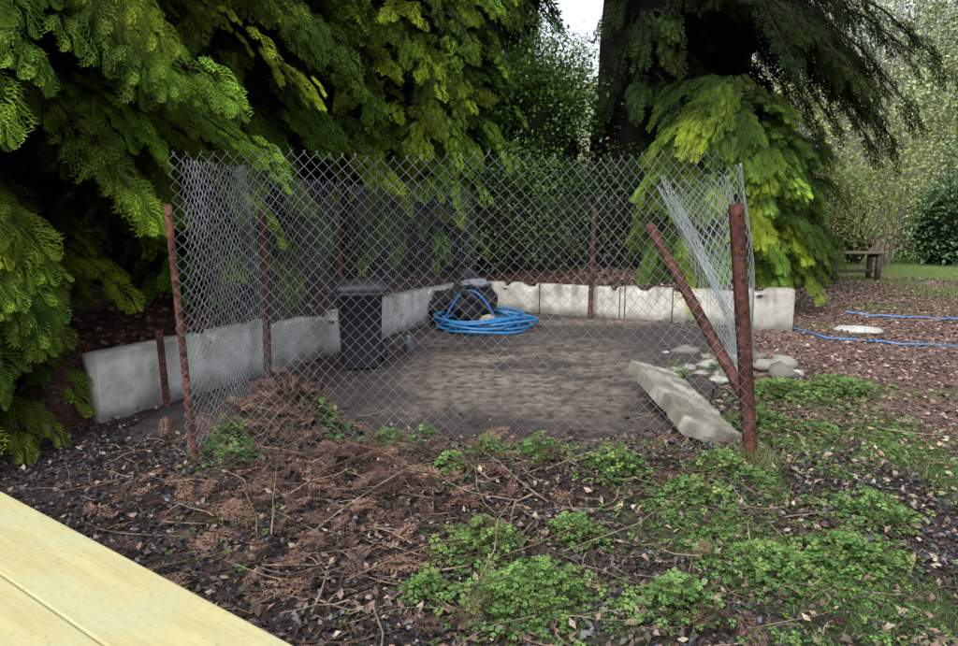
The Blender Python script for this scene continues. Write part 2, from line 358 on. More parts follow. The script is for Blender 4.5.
def core(parent,name,cx,cy,z0,z1,radf,k,seed,col=(.006,.008,.005)):  # opaque shell added inside the crown to block light and read as deep shade
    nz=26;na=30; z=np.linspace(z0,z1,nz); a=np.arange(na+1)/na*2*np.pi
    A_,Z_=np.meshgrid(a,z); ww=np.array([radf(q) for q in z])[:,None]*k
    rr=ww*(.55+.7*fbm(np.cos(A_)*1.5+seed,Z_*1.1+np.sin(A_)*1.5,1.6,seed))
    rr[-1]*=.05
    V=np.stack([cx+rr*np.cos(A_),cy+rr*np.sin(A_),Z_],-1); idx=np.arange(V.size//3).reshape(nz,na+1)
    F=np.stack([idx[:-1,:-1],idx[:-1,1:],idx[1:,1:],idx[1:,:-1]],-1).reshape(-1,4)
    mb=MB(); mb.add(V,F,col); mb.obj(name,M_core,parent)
def conifer(name,cx,cy,zg,H_,z0,radf,nb,nf,fl,hi,seed,tip=(.20,.25,.035),inn=(.012,.030,.007),az=None,droop=.22,corek=.5,trunk_r=.2,front=.65,zpow=1.0,trunkcol=(.05,.035,.028),fdroop=.3,rise=.15,epi=0):
    r=np.random.default_rng(seed); par=empty(name); fm=MB(); bm=MB()
    V,F,T=FT[hi]
    ns=16 if not epi else 48
    tz=np.linspace(zg-.2,zg+H_,14 if not epi else 40); m_=len(tz); q_=np.linspace(0,1,m_); tw=r.normal(0,.03,(m_,2)).cumsum(0)*.5*(14/m_); tw-=tw[0]
    bm.tube(np.column_stack([cx+tw[:,0],cy+tw[:,1],tz]),trunk_r*(1-.85*q_)*(1+.5*np.exp(-q_*14)),trunkcol,ns)
    if epi: # furrowed bark ridges
        V0=bm.v[0].reshape(m_,ns,3); ax_=np.column_stack([cx+tw[:,0],cy+tw[:,1],tz])[:,None,:]
        k_=1+.09*(vnoise(np.arange(ns)[None,:]*1.7+tz[:,None]*.4,tz[:,None]*.5,1,5)-.5)*2; V0=ax_+(V0-ax_)*k_[...,None]; bm.v[0]=V0.reshape(-1,3)
    P=[];D=[];U=[];S=[];C=[]
    cam_a=math.atan2(-cy,-cx)
    for b in range(nb+epi):
        z=z0+(H_-z0)*(r.random()**zpow)
        if b>=nb: z=r.uniform(1.6,6.5); a=r.uniform(-2.3,.5)
        elif az is None:
            a=cam_a+r.normal(0,.85) if r.random()<front else r.random()*2*np.pi
        else: a=r.uniform(*az)
        L=radf(z)*r.uniform(.68,1.18)
        if b>=nb: L=r.uniform(1.0,1.35)
        d=np.array([math.cos(a),math.sin(a),0]); sd=np.array([-d[1],d[0],0])
        rs=rise*L*r.uniform(.5,1.5); dr=droop*L*r.uniform(.5,1.4)
        p0=np.array([cx,cy,zg+z]); 
        t=np.linspace(0,1,7); pts=p0+d*(t*L)[:,None]; pts[:,2]+=rs*4*t*(1-t)-dr*t**2
        bm.tube(pts,np.linspace(.03,.006,7)*(trunk_r/.2)**.3,(.02,.015,.012),4)
        bt=r.uniform(.4,1.3); yel=r.uniform(0,1)
        for q in range(nf if b<nb else 10):
            s=.30+.72*((q+r.random())/nf)**.75 if b<nb else r.uniform(.7,1.05)
            sg=1 if q%2 else -1; spread=(1-s)*1.3+.15; spread=min(spread,1.25)*r.uniform(.5,1.2)*sg
            p=p0+d*(s*L); p=p+np.array([0,0,rs*4*s*(1-s)-dr*s*s])+sd*r.normal(0,.06)+np.array([0,0,r.normal(0,.06)])
            dirr=d*math.cos(spread)+sd*math.sin(spread); slope=(rs*4*(1-2*s)-2*dr*s)/L*.6-fdroop*r.uniform(.2,1.8)
            P.append(p);D.append(dirr+np.array([0,0,slope])); 
            U.append(np.array([0,0,1.])+r.normal(0,.30,3)+d*.45); S.append(fl*r.uniform(.6,1.3)*(1-.2*s))
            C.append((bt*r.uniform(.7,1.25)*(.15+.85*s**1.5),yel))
    P=np.array(P);D=np.array(D);U=np.array(U);S=np.array(S);C=np.array(C)
    M=frames(D,U)*S[:,None,None]
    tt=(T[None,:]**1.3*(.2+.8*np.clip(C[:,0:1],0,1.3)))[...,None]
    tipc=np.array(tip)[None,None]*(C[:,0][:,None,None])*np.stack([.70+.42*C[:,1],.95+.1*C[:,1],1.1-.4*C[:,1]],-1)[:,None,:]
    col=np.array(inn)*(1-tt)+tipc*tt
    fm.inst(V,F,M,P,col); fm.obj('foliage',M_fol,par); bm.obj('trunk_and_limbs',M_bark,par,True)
    if corek: core(par,'shade_core',cx,cy,zg+z0*.3,zg+H_*.96,lambda q:radf(max(q-zg,0)),corek,seed)
    return par
def r1(z): return (1.35+1.45*float(sstep(z,1.1,2.1)))*(1-.07*max(z-2.5,0))
conifer('conifer_tree',-4.6,5.9,.3,5.4,.35,r1,170,22,.42,2,11,corek=.62,zpow=.85,trunk_r=.22,tip=(.25,.36,.03))
conifer('conifer_sapling',-3.50,4.45,.1,1.35,.12,lambda z:.85*(1-.25*z),55,12,.32,2,31,corek=.55,trunk_r=.05,tip=(.24,.34,.04),droop=.15)
def r2(z): return (1.15+.85*float(sstep(z,.5,1.6)))*(1-.05*max(z-2.5,0))
conifer('conifer_tree',-3.15,8.5,.4,6,.4,r2,160,19,.40,1,12,corek=.68,zpow=.9,tip=(.20,.30,.03))
conifer('conifer_tree',-1.05,11.9,.5,6.5,.4,lambda z:1.95*(1-.09*max(z-2,0)),260,18,.34,1,13,corek=.72,tip=(.26,.38,.035),zpow=1.0,droop=.1,fdroop=.15,rise=.25)
conifer('conifer_tree',-5.8,10.5,.4,9,.5,lambda z:2.6*(1-.06*z),90,13,.75,0,14,corek=.8,tip=(.10,.15,.03))
conifer('conifer_tree',-3.2,14.0,.5,10,.5,lambda z:2.4*(1-.06*z),90,13,.75,0,15,corek=.8,tip=(.12,.18,.035))
conifer('conifer_tree',.30,15.5,.5,8,.5,lambda z:1.7*(1-.06*z),110,14,.5,0,16,corek=.8,tip=(.11,.16,.03))
conifer('conifer_tree',4.35,14.2,.4,9,.5,lambda z:1.45*(1-.05*z),120,13,.5,0,19,corek=.85,tip=(.04,.065,.018))
conifer('conifer_tree',3.58,10.3,.2,3.0,.25,lambda z:1.45*(1-.12*z),130,17,.38,2,17,corek=.5,tip=(.27,.38,.05),droop=.32,trunk_r=.13,fdroop=.35)
conifer('conifer_tree',6.15,13.6,.1,2.7,.15,lambda z:.95*(1-.16*z),90,13,.34,1,37,corek=.6,tip=(.20,.30,.05),droop=.2,trunk_r=.08)
conifer('redwood_tree',2.70,12.2,.4,14,4.0,lambda z:3.8,74,30,.50,1,18,corek=0,tip=(.038,.062,.016),inn=(.006,.012,.004),az=(-1.2,.40),droop=.36,trunk_r=.84,zpow=2.6,trunkcol=(.0045,.004,.0038),fdroop=.6,epi=46)
# ---------------------------------------------------------------- broadleaf shrubs
leafV=np.array([[0,0,0],[.45,.28,.06],[1,0,-.08],[.45,-.28,.06]]); leafF=np.array([[0,1,2,3]])
def shrub(name,c,rad,ncl,nl,size,seed,c1=(.03,.06,.015),c2=(.09,.15,.03),corek=.7,spread=.28,mat=None,zg=0):
    r=np.random.default_rng(seed); par=empty(name); c=np.array(c); rad=np.array(rad)
    d=nrm(r.normal(size=(ncl,3))); d[:,2]=np.where(d[:,2]<-.6,-d[:,2],d[:,2]); rr=(.72+.35*r.random(ncl))[:,None]
    cc=c+d*rad*rr; br=r.uniform(.35,1.1,ncl)
    P=np.repeat(cc,nl,0)+r.normal(size=(ncl*nl,3))*spread*np.array([1,1,.7])
    D=np.repeat(d,nl,0)*.8+r.normal(size=P.shape)*.7; D[:,2]-=.2; U=r.normal(size=P.shape)*.5+np.array([0,0,1.])
    S=size*r.uniform(.6,1.3,len(P)); M=frames(D,U)*S[:,None,None]
    t=(np.repeat(br,nl)*r.uniform(.5,1.2,len(P)))[:,None]
    col=np.array(c1)*(1-np.clip(t,0,1))+np.array(c2)*t
    mb=MB(); mb.inst(leafV,leafF,M,P,np.repeat(col[:,None,:],4,1)); mb.obj('foliage',mat or M_leaf,par)
    bm=MB()
    for i in range(0,ncl,max(1,ncl//40)):
        p0=np.array([c[0]+r.normal(0,.06),c[1]+r.normal(0,.06),zg]); limb(bm,p0,cc[i],.022,.004,(.05,.035,.025),.08,4)
    bm.obj('stems',M_bark,par)
    if corek:
        nz=18;na=24; ph=np.linspace(0,np.pi,nz); a=np.arange(na+1)/na*2*np.pi; A_,P_=np.meshgrid(a,ph)
        k=corek*(.75+.5*fbm(np.cos(A_)*2+seed,P_*2+np.sin(A_)*2,1.5,seed))
        Vv=np.stack([c[0]+rad[0]*k*np.sin(P_)*np.cos(A_),c[1]+rad[1]*k*np.sin(P_)*np.sin(A_),c[2]+rad[2]*k*np.cos(P_)],-1)
        idx=np.arange(nz*(na+1)).reshape(nz,na+1); F=np.stack([idx[:-1,:-1],idx[:-1,1:],idx[1:,1:],idx[1:,:-1]],-1).reshape(-1,4)
        mb=MB(); mb.add(Vv,F,(.008,.011,.006)); mb.obj('shade_core',M_core,par)  # dark shell stands in for shade within the shrub
    return par
shrub('evergreen_shrub',(.98,12.0,2.3),(1.0,.9,1.95),200,100,.075,21,c1=(.015,.035,.01),c2=(.09,.18,.03),zg=.5,spread=.22)
shrub('evergreen_shrub',(2.3,11.5,1.35),(1.3,.7,.85),120,80,.07,22,c1=(.015,.03,.01),c2=(.04,.08,.02),zg=.5)
shrub('evergreen_shrub',(.3,11.0,1.3),(.9,.5,.95),100,90,.065,23,c1=(.015,.035,.01),c2=(.08,.16,.03),zg=.5)
shrub('evergreen_shrub',(12.6,18.5,.8),(1.0,.9,1.3),60,70,.12,24,c1=(.03,.07,.03),c2=(.08,.16,.06),zg=0)
shrub('spring_shrub',(10.2,18.5,1.3),(1.3,.9,1.4),70,45,.09,25,c1=(.12,.17,.05),c2=(.30,.37,.12),corek=0,spread=.3)
shrub('spring_shrub',(8.9,17.6,1.2),(1.0,.7,1.3),70,50,.09,26,c1=(.10,.15,.04),c2=(.27,.34,.10),corek=0,spread=.25)
# ---------------------------------------------------------------- distant woodland
def woodland():
    r=np.random.default_rng(5); par=empty('distant_woodland'); fm=MB(); bm=MB()
    for i in range(140):
        y=r.uniform(26,95); x=r.uniform(.25,.85)*y if i<105 else r.uniform(-1,.3)*y
        if i>=105: y=max(y,60)
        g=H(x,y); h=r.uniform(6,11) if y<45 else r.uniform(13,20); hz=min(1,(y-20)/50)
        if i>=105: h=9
        bc=np.array([.16,.145,.12])*(1-hz)+np.array([.30,.31,.28])*hz  # distance haze painted into the trunk colour
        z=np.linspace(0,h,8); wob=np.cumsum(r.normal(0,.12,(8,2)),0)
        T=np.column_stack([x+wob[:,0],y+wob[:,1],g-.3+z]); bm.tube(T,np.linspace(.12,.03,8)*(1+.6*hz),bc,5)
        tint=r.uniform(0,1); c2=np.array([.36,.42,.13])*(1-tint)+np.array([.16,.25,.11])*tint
        c2=c2*(1-hz*.7)+np.array([.42,.48,.34])*hz*.7; c2=c2*r.uniform(.6,1.1)  # leaf colour fades with distance to imitate haze
        for k in range(18):
            s=r.uniform(.2,.97); p0=np.array([np.interp(s*h,z,T[:,0]),np.interp(s*h,z,T[:,1]),g+s*h]); a=r.uniform(0,6.28); L=r.uniform(1,2.6)*(1.15-s*.5)*(1+.5*hz)
            p1=p0+np.array([math.cos(a)*L,math.sin(a)*L,r.uniform(.2,1.2)]); limb(bm,p0,p1,.04,.012,bc,.1,3)
            nl=60; t=r.uniform(.3,1.1,(nl,1)); P=p0+(p1-p0)*t+r.normal(0,.40*(1+.5*hz),(nl,3)); D=r.normal(size=(nl,3)); U=r.normal(size=(nl,3))*.6+np.array([0,0,1.])
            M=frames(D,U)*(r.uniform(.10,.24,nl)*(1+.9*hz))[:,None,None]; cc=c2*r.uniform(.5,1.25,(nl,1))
            fm.inst(leafV,leafF,M,P,np.repeat(cc[:,None],4,1))
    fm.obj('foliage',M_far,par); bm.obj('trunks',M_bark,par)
woodland()
def sapling(x,y,h,seed):
    r=np.random.default_rng(seed); par=empty('birch_sapling'); bm=MB(); fm=MB(); g=H(x,y)
    for j in range(5):
        p0=np.array([x+r.normal(0,.15),y+r.normal(0,.15),g]); p1=p0+np.array([r.normal(0,.5),r.normal(0,.4),h*r.uniform(.7,1)])
        limb(bm,p0,p1,.025,.006,(.20,.17,.13),.0,5)
        for k in range(9):
            s=r.uniform(.3,.95); q=p0+(p1-p0)*s; e=q+np.array([r.normal(0,.35),r.normal(0,.3),r.uniform(.2,.6)]); limb(bm,q,e,.010,.003,(.16,.13,.1),.03,3)
            nl=16; P=q+(e-q)*r.random((nl,1))*1.1+r.normal(0,.08,(nl,3)); M=frames(r.normal(size=(nl,3)),r.normal(size=(nl,3))+np.array([0,0,1]))*(r.uniform(.04,.09,nl))[:,None,None]
            fm.inst(leafV,leafF,M,P,np.broadcast_to(np.array([.30,.38,.10]),(nl,4,3)))
    bm.obj('stems',M_bark,par); fm.obj('leaves',M_leaf,par)
sapling(9.0,15.5,3.2,1); sapling(10.4,17.5,3.6,2); sapling(12.3,20,4.5,3); sapling(9.6,19,4.2,4); sapling(7.7,15.6,2.4,6)
# ---------------------------------------------------------------- shed
par=empty('wooden_shed')
mb=MB(); y0=16.9;y1=19.9;xa=5.75;xb=8.1;ez=2.75;rz=3.95;xm=(xa+xb)/2
for i in range(19):
    z=.07+i*.145; cl=np.array((.13,.085,.065))*(.85+.3*((i*7)%5)/5); box(mb,(xm,y0,z),(xb-xa,.03+.006*(i%2),.14),cl); box(mb,(xb,(y0+y1)/2,z),(.03+.006*(i%2),y1-y0-.05,.14),cl)
    box(mb,(xa,(y0+y1)/2,z),(.03,y1-y0-.05,.14),cl); box(mb,(xm,y1,z),(xb-xa,.03,.14),cl)
for i in range(8):
    w=(xb-xa)*(1-(i+.5)/8.5); box(mb,(xm,y0,ez+.07+i*.14),(w,.03+.006*(i%2),.135),(.14,.09,.07))
mb.obj('walls',M_paint,par)
mb=MB(); an=math.atan2(rz-ez,(xb-xa)/2); L=math.hypot(rz-ez,(xb-xa)/2)+.3
for sg in(1,-1):
    R=Matrix.Rotation(sg*an,3,'Y'); cx=xm+sg*(xb-xa)/4+sg*.1; box(mb,(cx,(y0+y1)/2,(ez+rz)/2+.02),(L,y1-y0+.6,.06),(.33,.33,.34),R)
mb.obj('roof',M_conc,par)
mb=MB()
for sg in(1,-1):
    R=Matrix.Rotation(sg*an,3,'Y'); cx=xm+sg*(xb-xa)/4+sg*.1; box(mb,(cx,y0-.32,(ez+rz)/2-.02),(L,.03,.16),(.6,.6,.6),R)
box(mb,(xb+.02,y0-.03,1.35),(.1,.06,2.7),(.12,.08,.06)); 
ox=xm-6.8
box(mb,(7.175+ox,y0-.03,1.7),(.06,.05,.9),(.7,.7,.7)); box(mb,(6.425+ox,y0-.03,1.7),(.06,.05,.9),(.7,.7,.7)); box(mb,(6.8+ox,y0-.03,2.18),(.81,.05,.06),(.7,.7,.7)); box(mb,(6.8+ox,y0-.03,1.22),(.81,.05,.06),(.7,.7,.7))
mb.obj('trim',M_paint,par)
mb=MB(); box(mb,(6.8+ox,y0-.022,1.7),(.7,.02,.84),(.03,.04,.05)); mb.obj('window',M_plast,par)
# bench
par=empty('park_bench'); mb=MB(); bx,by=7.85,14.3
for k in range(4): box(mb,(bx,by-.18+k*.12,.58),(1.15,.10,.04),(.16,.13,.10))
for sx in(-.45,.45):
    for sy in(-.17,.17): box(mb,(bx+sx,by+sy,.26),(.08,.08,.58),(.07,.055,.045))
    box(mb,(bx+sx,by,.52),(.06,.40,.07),(.07,.055,.045))
box(mb,(bx,by,.2),(.85,.05,.07),(.07,.055,.045))
mb.obj('slats_and_legs',M_paint,par)
par=empty('marker_post'); mb=MB(); mb.tube([(7.22,14.6,0),(7.22,14.6,2.0)],[.035,.03],(.06,.07,.09),8)
for z,cl in((1.7,(.07,.11,.18)),(1.3,(.16,.07,.06)),(.9,(.07,.12,.12))): box(mb,(7.23,14.56,z),(.11,.05,.24),cl)
mb.obj('post_and_tags',M_paint,par)
# ---------------------------------------------------------------- bin
def rrect(hx,hy,rd,n=4):
    pts=[]
    for cx,cy,a0 in((1,1,0),(-1,1,90),(-1,-1,180),(1,-1,270)):
        for k in range(n):
            a=math.radians(a0+90*k/(n-1)); pts.append((cx*(hx-rd)+rd*math.cos(a),cy*(hy-rd)+rd*math.sin(a)))
    return np.array(pts)
def loft(mb,secs,col,loc,yaw=0):
    V=[];n=None
    for hx,hy,rd,z,oy in secs:
        p=rrect(hx,hy,rd); n=len(p); p=p+np.array([0,oy]); V.append(np.column_stack([p,np.full(n,z)]))
    V=np.concatenate(V); c,s=math.cos(yaw),math.sin(yaw); V[:,:2]=V[:,:2]@np.array([[c,s],[-s,c]]); V+=np.array([*loc,0])
    F=[]
    for i in range(len(secs)-1):
        for j in range(n): k=(j+1)%n; F.append((i*n+j,i*n+k,(i+1)*n+k,(i+1)*n+j))
    e=(len(secs)-1)*n
    for i in range(n//2-1): F.append((e+i,e+i+1,e+n-2-i,e+n-1-i))
    mb.add(V,F,col)
par=empty('wheelie_bin'); par_loc=(-1.13,6.35)
mb=MB(); bc=(.026,.030,.040)
loft(mb,[(.17,.18,.04,.03,0),(.175,.185,.045,.06,0),(.20,.23,.05,.70,0),(.225,.25,.05,.705,0),(.23,.255,.05,.745,0),(.20,.225,.04,.75,0)],bc,par_loc,.25)
mb.obj('body',M_plast,par,False)
mb=MB(); loft(mb,[(.235,.26,.05,.748,0),(.24,.265,.05,.775,0),(.225,.25,.05,.80,0),(.17,.19,.05,.825,0),(.02,.02,.01,.832,0)],bc,par_loc,.25); mb.obj('lid',M_plast,par)
mb=MB()
for sx in(-1,1):
    p=np.array([par_loc[0]+sx*.19,par_loc[1]+.20,.09]); 
    mb.tube([p-[.025,0,0],p-[.024,0,0],p+[.024,0,0],p+[.025,0,0]],[.01,.09,.09,.01],(.012,.012,.012),16)
mb.tube([(par_loc[0]-.19,par_loc[1]+.20,.09),(par_loc[0]+.19,par_loc[1]+.20,.09)],[.012,.012],(.1,.1,.1),8)
mb.tube([(par_loc[0]-.2,par_loc[1]+.25,.76),(par_loc[0]-.18,par_loc[1]+.31,.78),(par_loc[0]+.08,par_loc[1]+.36,.78),(par_loc[0]+.12,par_loc[1]+.27,.76)],.014,bc,8)
mb.obj('wheels_and_handle',M_plast,par)
# ---------------------------------------------------------------- hose coil + sack
def spline(name,pts,r,col,mat):
    mb=MB(); mb.tube(np.array(pts,float),r,col,8); return mb.obj(name,mat,smooth=True)
a=np.linspace(0,2*np.pi*8.3,460); rr=.47+.09*np.sin(a*1.35+1)+.05*np.sin(a*.41)
cx,cy=.04,8.42
pts=np.column_stack([cx+rr*np.cos(a)*1.12+.05*np.sin(a*.7),cy+rr*np.sin(a)*.95,.03+.15*(a/a[-1])+.015*np.sin(a*3.1)])
spline('coiled_blue_hose',pts,.017,(.02,.18,.43),M_hose)
tq=np.linspace(0,1,30)
par=empty('hose_spool'); mb=MB(); c0=np.array([.10,8.05,.14]); ax2=nrm(np.array([.35,-1,.25]))
mb.tube([c0-ax2*.06,c0-ax2*.06,c0+ax2*.06,c0+ax2*.06],[.055,.10,.10,.055],(.28,.25,.21),18); mb.tube([c0+ax2*.062,c0+ax2*.03],[.05,.045],(.03,.03,.03),14); mb.obj('spool',M_litter,par)
def lump(name,c,rad,seed,col,mat,amp=.35,nz=16,na=22,fl=0,parent=None,fold=0):
    ph=np.linspace(0,np.pi,nz); a=np.arange(na+1)/na*2*np.pi; A_,P_=np.meshgrid(a,ph)
    k=1-amp/2+amp*fbm(np.cos(A_)*1.4*np.sin(P_)+seed*3,np.sin(A_)*1.4*np.sin(P_)+np.cos(P_)*2,1.8,seed)
    if fold: k=k+fold*np.abs(np.sin(A_*4.5+2*np.sin(P_*3)+seed))*np.sin(P_)-.25*fold
    k=np.round(k*6)/6*fl+k*(1-fl)
    V=np.stack([c[0]+rad[0]*k*np.sin(P_)*np.cos(A_),c[1]+rad[1]*k*np.sin(P_)*np.sin(A_),c[2]+rad[2]*k*np.cos(P_)],-1)
    idx=np.arange(nz*(na+1)).reshape(nz,na+1); F=np.stack([idx[:-1,:-1],idx[:-1,1:],idx[1:,1:],idx[1:,:-1]],-1).reshape(-1,4)
    mb=MB(); mb.add(V,F,col); return mb.obj(name,mat,parent,smooth=fl==0)
par=empty('black_plastic_sack')
lump('bag',(-.10,8.70,.30),(.31,.28,.34),4,(.012,.013,.018),M_sack,.6,40,64,0,par,.16)
lump('bag_side',(-.42,8.95,.16),(.32,.28,.26),9,(.012,.013,.018),M_sack,.7,30,48,0,par,.18)
lump('neck',(-.14,8.66,.62),(.10,.09,.12),5,(.014,.015,.02),M_sack,.7,24,36,0,par,.25)
lump('folded_flap',(-.04,8.52,.56),(.17,.10,.06),14,(.22,.24,.28),M_sack,.9,20,30,0,par,.2)
spline('draped_blue_hose',np.column_stack([-.42+.62*tq,8.42+.05*np.sin(tq*5),.12+.36*np.sin(np.pi*tq)**.8]),.016,(.02,.12,.34),M_hose)
par=empty('plastic_jug'); mb=MB(); loft(mb,[(.04,.06,.02,.0,0),(.045,.065,.02,.10,0),(.04,.06,.02,.13,0),(.02,.02,.01,.15,0),(.02,.02,.01,.17,0)],(.06,.08,.10),(-.74,7.0),.5); mb.obj('body',M_plast,par)
mb=MB(); mb.tube([(-.74,7.0,.168),(-.74,7.0,.188)],[.022,.020],(.3,.3,.3),10); mb.tube([(-.71,6.985,.10),(-.67,6.97,.13),(-.71,6.985,.155)],.006,(.06,.08,.10),6); mb.obj('cap_and_handle',M_plast,par)
def wig(p,n=60,amp=.03,seed=0):
    p=np.array(p,float); t=np.linspace(0,len(p)-1,n)
    x=np.interp(t,np.arange(len(p)),p[:,0]); y=np.interp(t,np.arange(len(p)),p[:,1])
    k=np.ones(9)/9; xp=np.convolve(np.pad(x,4,'edge'),k,'valid'); yp=np.convolve(np.pad(y,4,'edge'),k,'valid')
    yp+=amp*np.sin(t*4+seed); return np.column_stack([xp,yp,hgt(xp,yp)+.022])
spline('blue_garden_hose',wig([(3.9,8.5),(4.0,7.9),(4.25,7.6),(4.7,7.25),(5.6,7.3),(6.4,7.5)],70),.013,(.05,.17,.38),M_hose)
spline('blue_garden_hose',wig([(5.2,9.6),(6.0,9.3),(7.2,9.0),(8.2,8.9)],60,.05,2),.015,(.05,.17,.38),M_hose)
# ---------------------------------------------------------------- rubble and broken slab
def slab(name,c,size,R,col,seed):
    u=np.linspace(-.5,.5,22);v=np.linspace(-.5,.5,60);w=np.linspace(-.5,.5,6); mb=MB()
    def face(A_,B_,f):
        A2,B2=np.meshgrid(A_,B_); Pp=f(A2,B2); idx=np.arange(A2.size).reshape(A2.shape)
        F=np.stack([idx[:-1,:-1],idx[:-1,1:],idx[1:,1:],idx[1:,:-1]],-1).reshape(-1,4)
        p=Pp.reshape(-1,3).copy()
        p[:,0]+=(fbm(p[:,1],p[:,1]*0+np.sign(p[:,0]),5,seed)-.5)*.20*np.abs(p[:,0])*2
        p[:,1]*=1+(vnoise(p[:,0],p[:,0]*0,4,seed+2)-.5)*.10
        q=p*np.array(size)
        q+= (fbm(q[:,0]*18+q[:,2]*19,q[:,1]*18,2,seed+1)[:,None]-.5)*.016
        q=q@np.array(R).T+np.array(c); k=(.5+1.0*fbm(q[:,0],q[:,1]+q[:,2],9,seed))[:,None]
        ms=sstep(fbm(q[:,0],q[:,1],5,seed+5),.42,.60)[:,None]
        mb.add(q,F,np.array(col)*k*(1-ms*.65)+np.array([.09,.085,.05])*ms*.65)
    one=lambda a,s: np.full_like(a,s)
    for s in(-.5,.5):
        face(u,v,lambda a,b:np.stack([a,b,one(a,s)],-1)); face(u,w,lambda a,b:np.stack([a,one(a,s),b],-1)); face(v,w,lambda a,b:np.stack([one(a,s),a,b],-1))
    return mb.obj(name,M_conc)
R=Matrix.Rotation(math.radians(4),3,'Z')@Matrix.Rotation(math.radians(16),3,'Y')@Matrix.Rotation(math.radians(4),3,'X')
slab('broken_concrete_slab',(1.44,4.74,.14),(.36,1.36,.10),R,(.34,.32,.28),2)
r=np.random.default_rng(8)
par=empty('rubble_pile')
for i in range(24):
    x=r.uniform(1.75,2.9);y=6.45+r.normal(0,.4)+(x-2.4)*.2; s=r.uniform(.04,.14)
    lump('chunk',(x,y,H(x,y)+s*.3),(s*r.uniform(.8,1.5),s,s*.6),i+20,np.array([.34,.33,.29])*r.uniform(.4,1.2),M_conc,1.1,8,8,1,par)
lump('stone',(4.62,8.15,.03),(.30,.22,.05),7,(.42,.43,.42),M_conc,.4,8,9,.7)
# ---------------------------------------------------------------- deck
A=np.array([-1.87,2.58]);B=np.array([-.56,1.69]); d=(B-A)/np.linalg.norm(B-A); nrmv=np.array([d[1],-d[0]])
if nrmv@np.array([0,-1])<0: nrmv=-nrmv
par=empty('timber_deck'); ang=math.atan2(d[1],d[0]); mid=(A+B)/2
def plank(name,off,w,zc,th,L=4.2):
    bpy.ops.mesh.primitive_cube_add(size=1); o=bpy.context.object; o.name=name; o.dimensions=(L,w,th)
    bpy.ops.object.transform_apply(location=False,rotation=False,scale=True)
    bv=o.modifiers.new('b','BEVEL'); bv.width=.006; bv.segments=2
    c=mid+nrmv*(off+w/2); o.location=(c[0],c[1],zc); o.rotation_euler=(0,0,ang); o.data.materials.append(M_deck); o.parent=par
for k in range(5): plank('board_%d'%(k+1),k*.286,.282,.35-.02,.04)
plank('fascia',.03,.05,.22,.175)
for k in (-1,1):
    bpy.ops.mesh.primitive_cube_add(size=1); o=bpy.context.object; o.name='leg'; c=mid+d*k*1.5+nrmv*.15; o.dimensions=(.09,.09,.4); o.location=(c[0],c[1],.1); o.rotation_euler=(0,0,ang); o.data.materials.append(M_deck); o.parent=par
# ---------------------------------------------------------------- ground cover
r=np.random.default_rng(31)
def scatter(n,x0,x1,y0,y1,dens=None):
    x=r.uniform(x0,x1,n); y=r.uniform(y0,y1,n)
    if dens is not None:
        k=r.random(n)<dens(x,y); x,y=x[k],y[k]
    return x,y
def behind_deck(x,y): return ((x-A[0])*nrmv[0]+(y-A[1])*nrmv[1])>-.02
bV=np.array([[0,-.035,0],[0,.035,0],[.55,.02,.05],[.55,-.02,.05],[1,.003,-.12],[1,-.003,-.12]]); bF=np.array([[0,1,2,3],[3,2,4,5]])
def blades(mb,x,y,L,c1,c2,lean=.6):
    n=len(x); D=np.column_stack([r.normal(0,lean,n),r.normal(0,lean,n),np.ones(n)]); U=r.normal(size=(n,3))
    M=frames(D,U)*(L*r.uniform(.5,1.3,n))[:,None,None]; t=r.random((n,1)); c=np.array(c1)*(1-t)+np.array(c2)*t
    mb.inst(bV,bF,M,np.column_stack([x,y,hgt(x,y)-.005]),np.repeat(c[:,None],6,1))
mb=MB()
x,y=scatter(100000,-.4,4.8,2.0,4.9,lambda x,y:green(x,y)*sstep(x,.0,2.0)*.9); blades(mb,x,y,.042,(.06,.13,.025),(.18,.32,.07),.8)
x,y=scatter(40000,1.6,7,4.5,9,lambda x,y:green(x,y)); blades(mb,x,y,.055,(.07,.13,.03),(.18,.29,.07),.8)
x,y=scatter(90000,3.5,17,8,22,lambda x,y:green(x,y)); blades(mb,x,y,.08,(.13,.21,.05),(.25,.37,.10))
x,y=scatter(260,.8,3.2,2.4,4.4,lambda x,y:green(x,y)); blades(mb,x,y,.10,(.30,.26,.13),(.42,.36,.2),.9)
xx=r.normal(1.58,.07,260); yy=r.normal(3.72,.06,260); blades(mb,xx,yy,.10,(.20,.17,.10),(.14,.22,.06),.5)
mb.obj('grass',M_herb)
def herb_template():
    V=[];F=[]
    def rh(p,a,l,w,z):
        d=np.array([math.cos(a),math.sin(a)]);s=np.array([-d[1],d[0]]);i=len(V)
        for q,zz in((p,z),(p+d*l*.6+s*w,z+.06),(p+d*l,z-.05),(p+d*l*.6-s*w,z+.06)): V.append((q[0],q[1],zz))
        F.append((i,i+1,i+2,i+3))
    for a0 in(0,2.0,-2.0):
        o=np.array([math.cos(a0),math.sin(a0)])*.12
        for da,l in((0,.85),(.62,.66),(-.62,.66)): rh(o,a0+da,l,.2*l*1.1,0)
    return np.array(V),np.array(F)
hV,hF=herb_template()
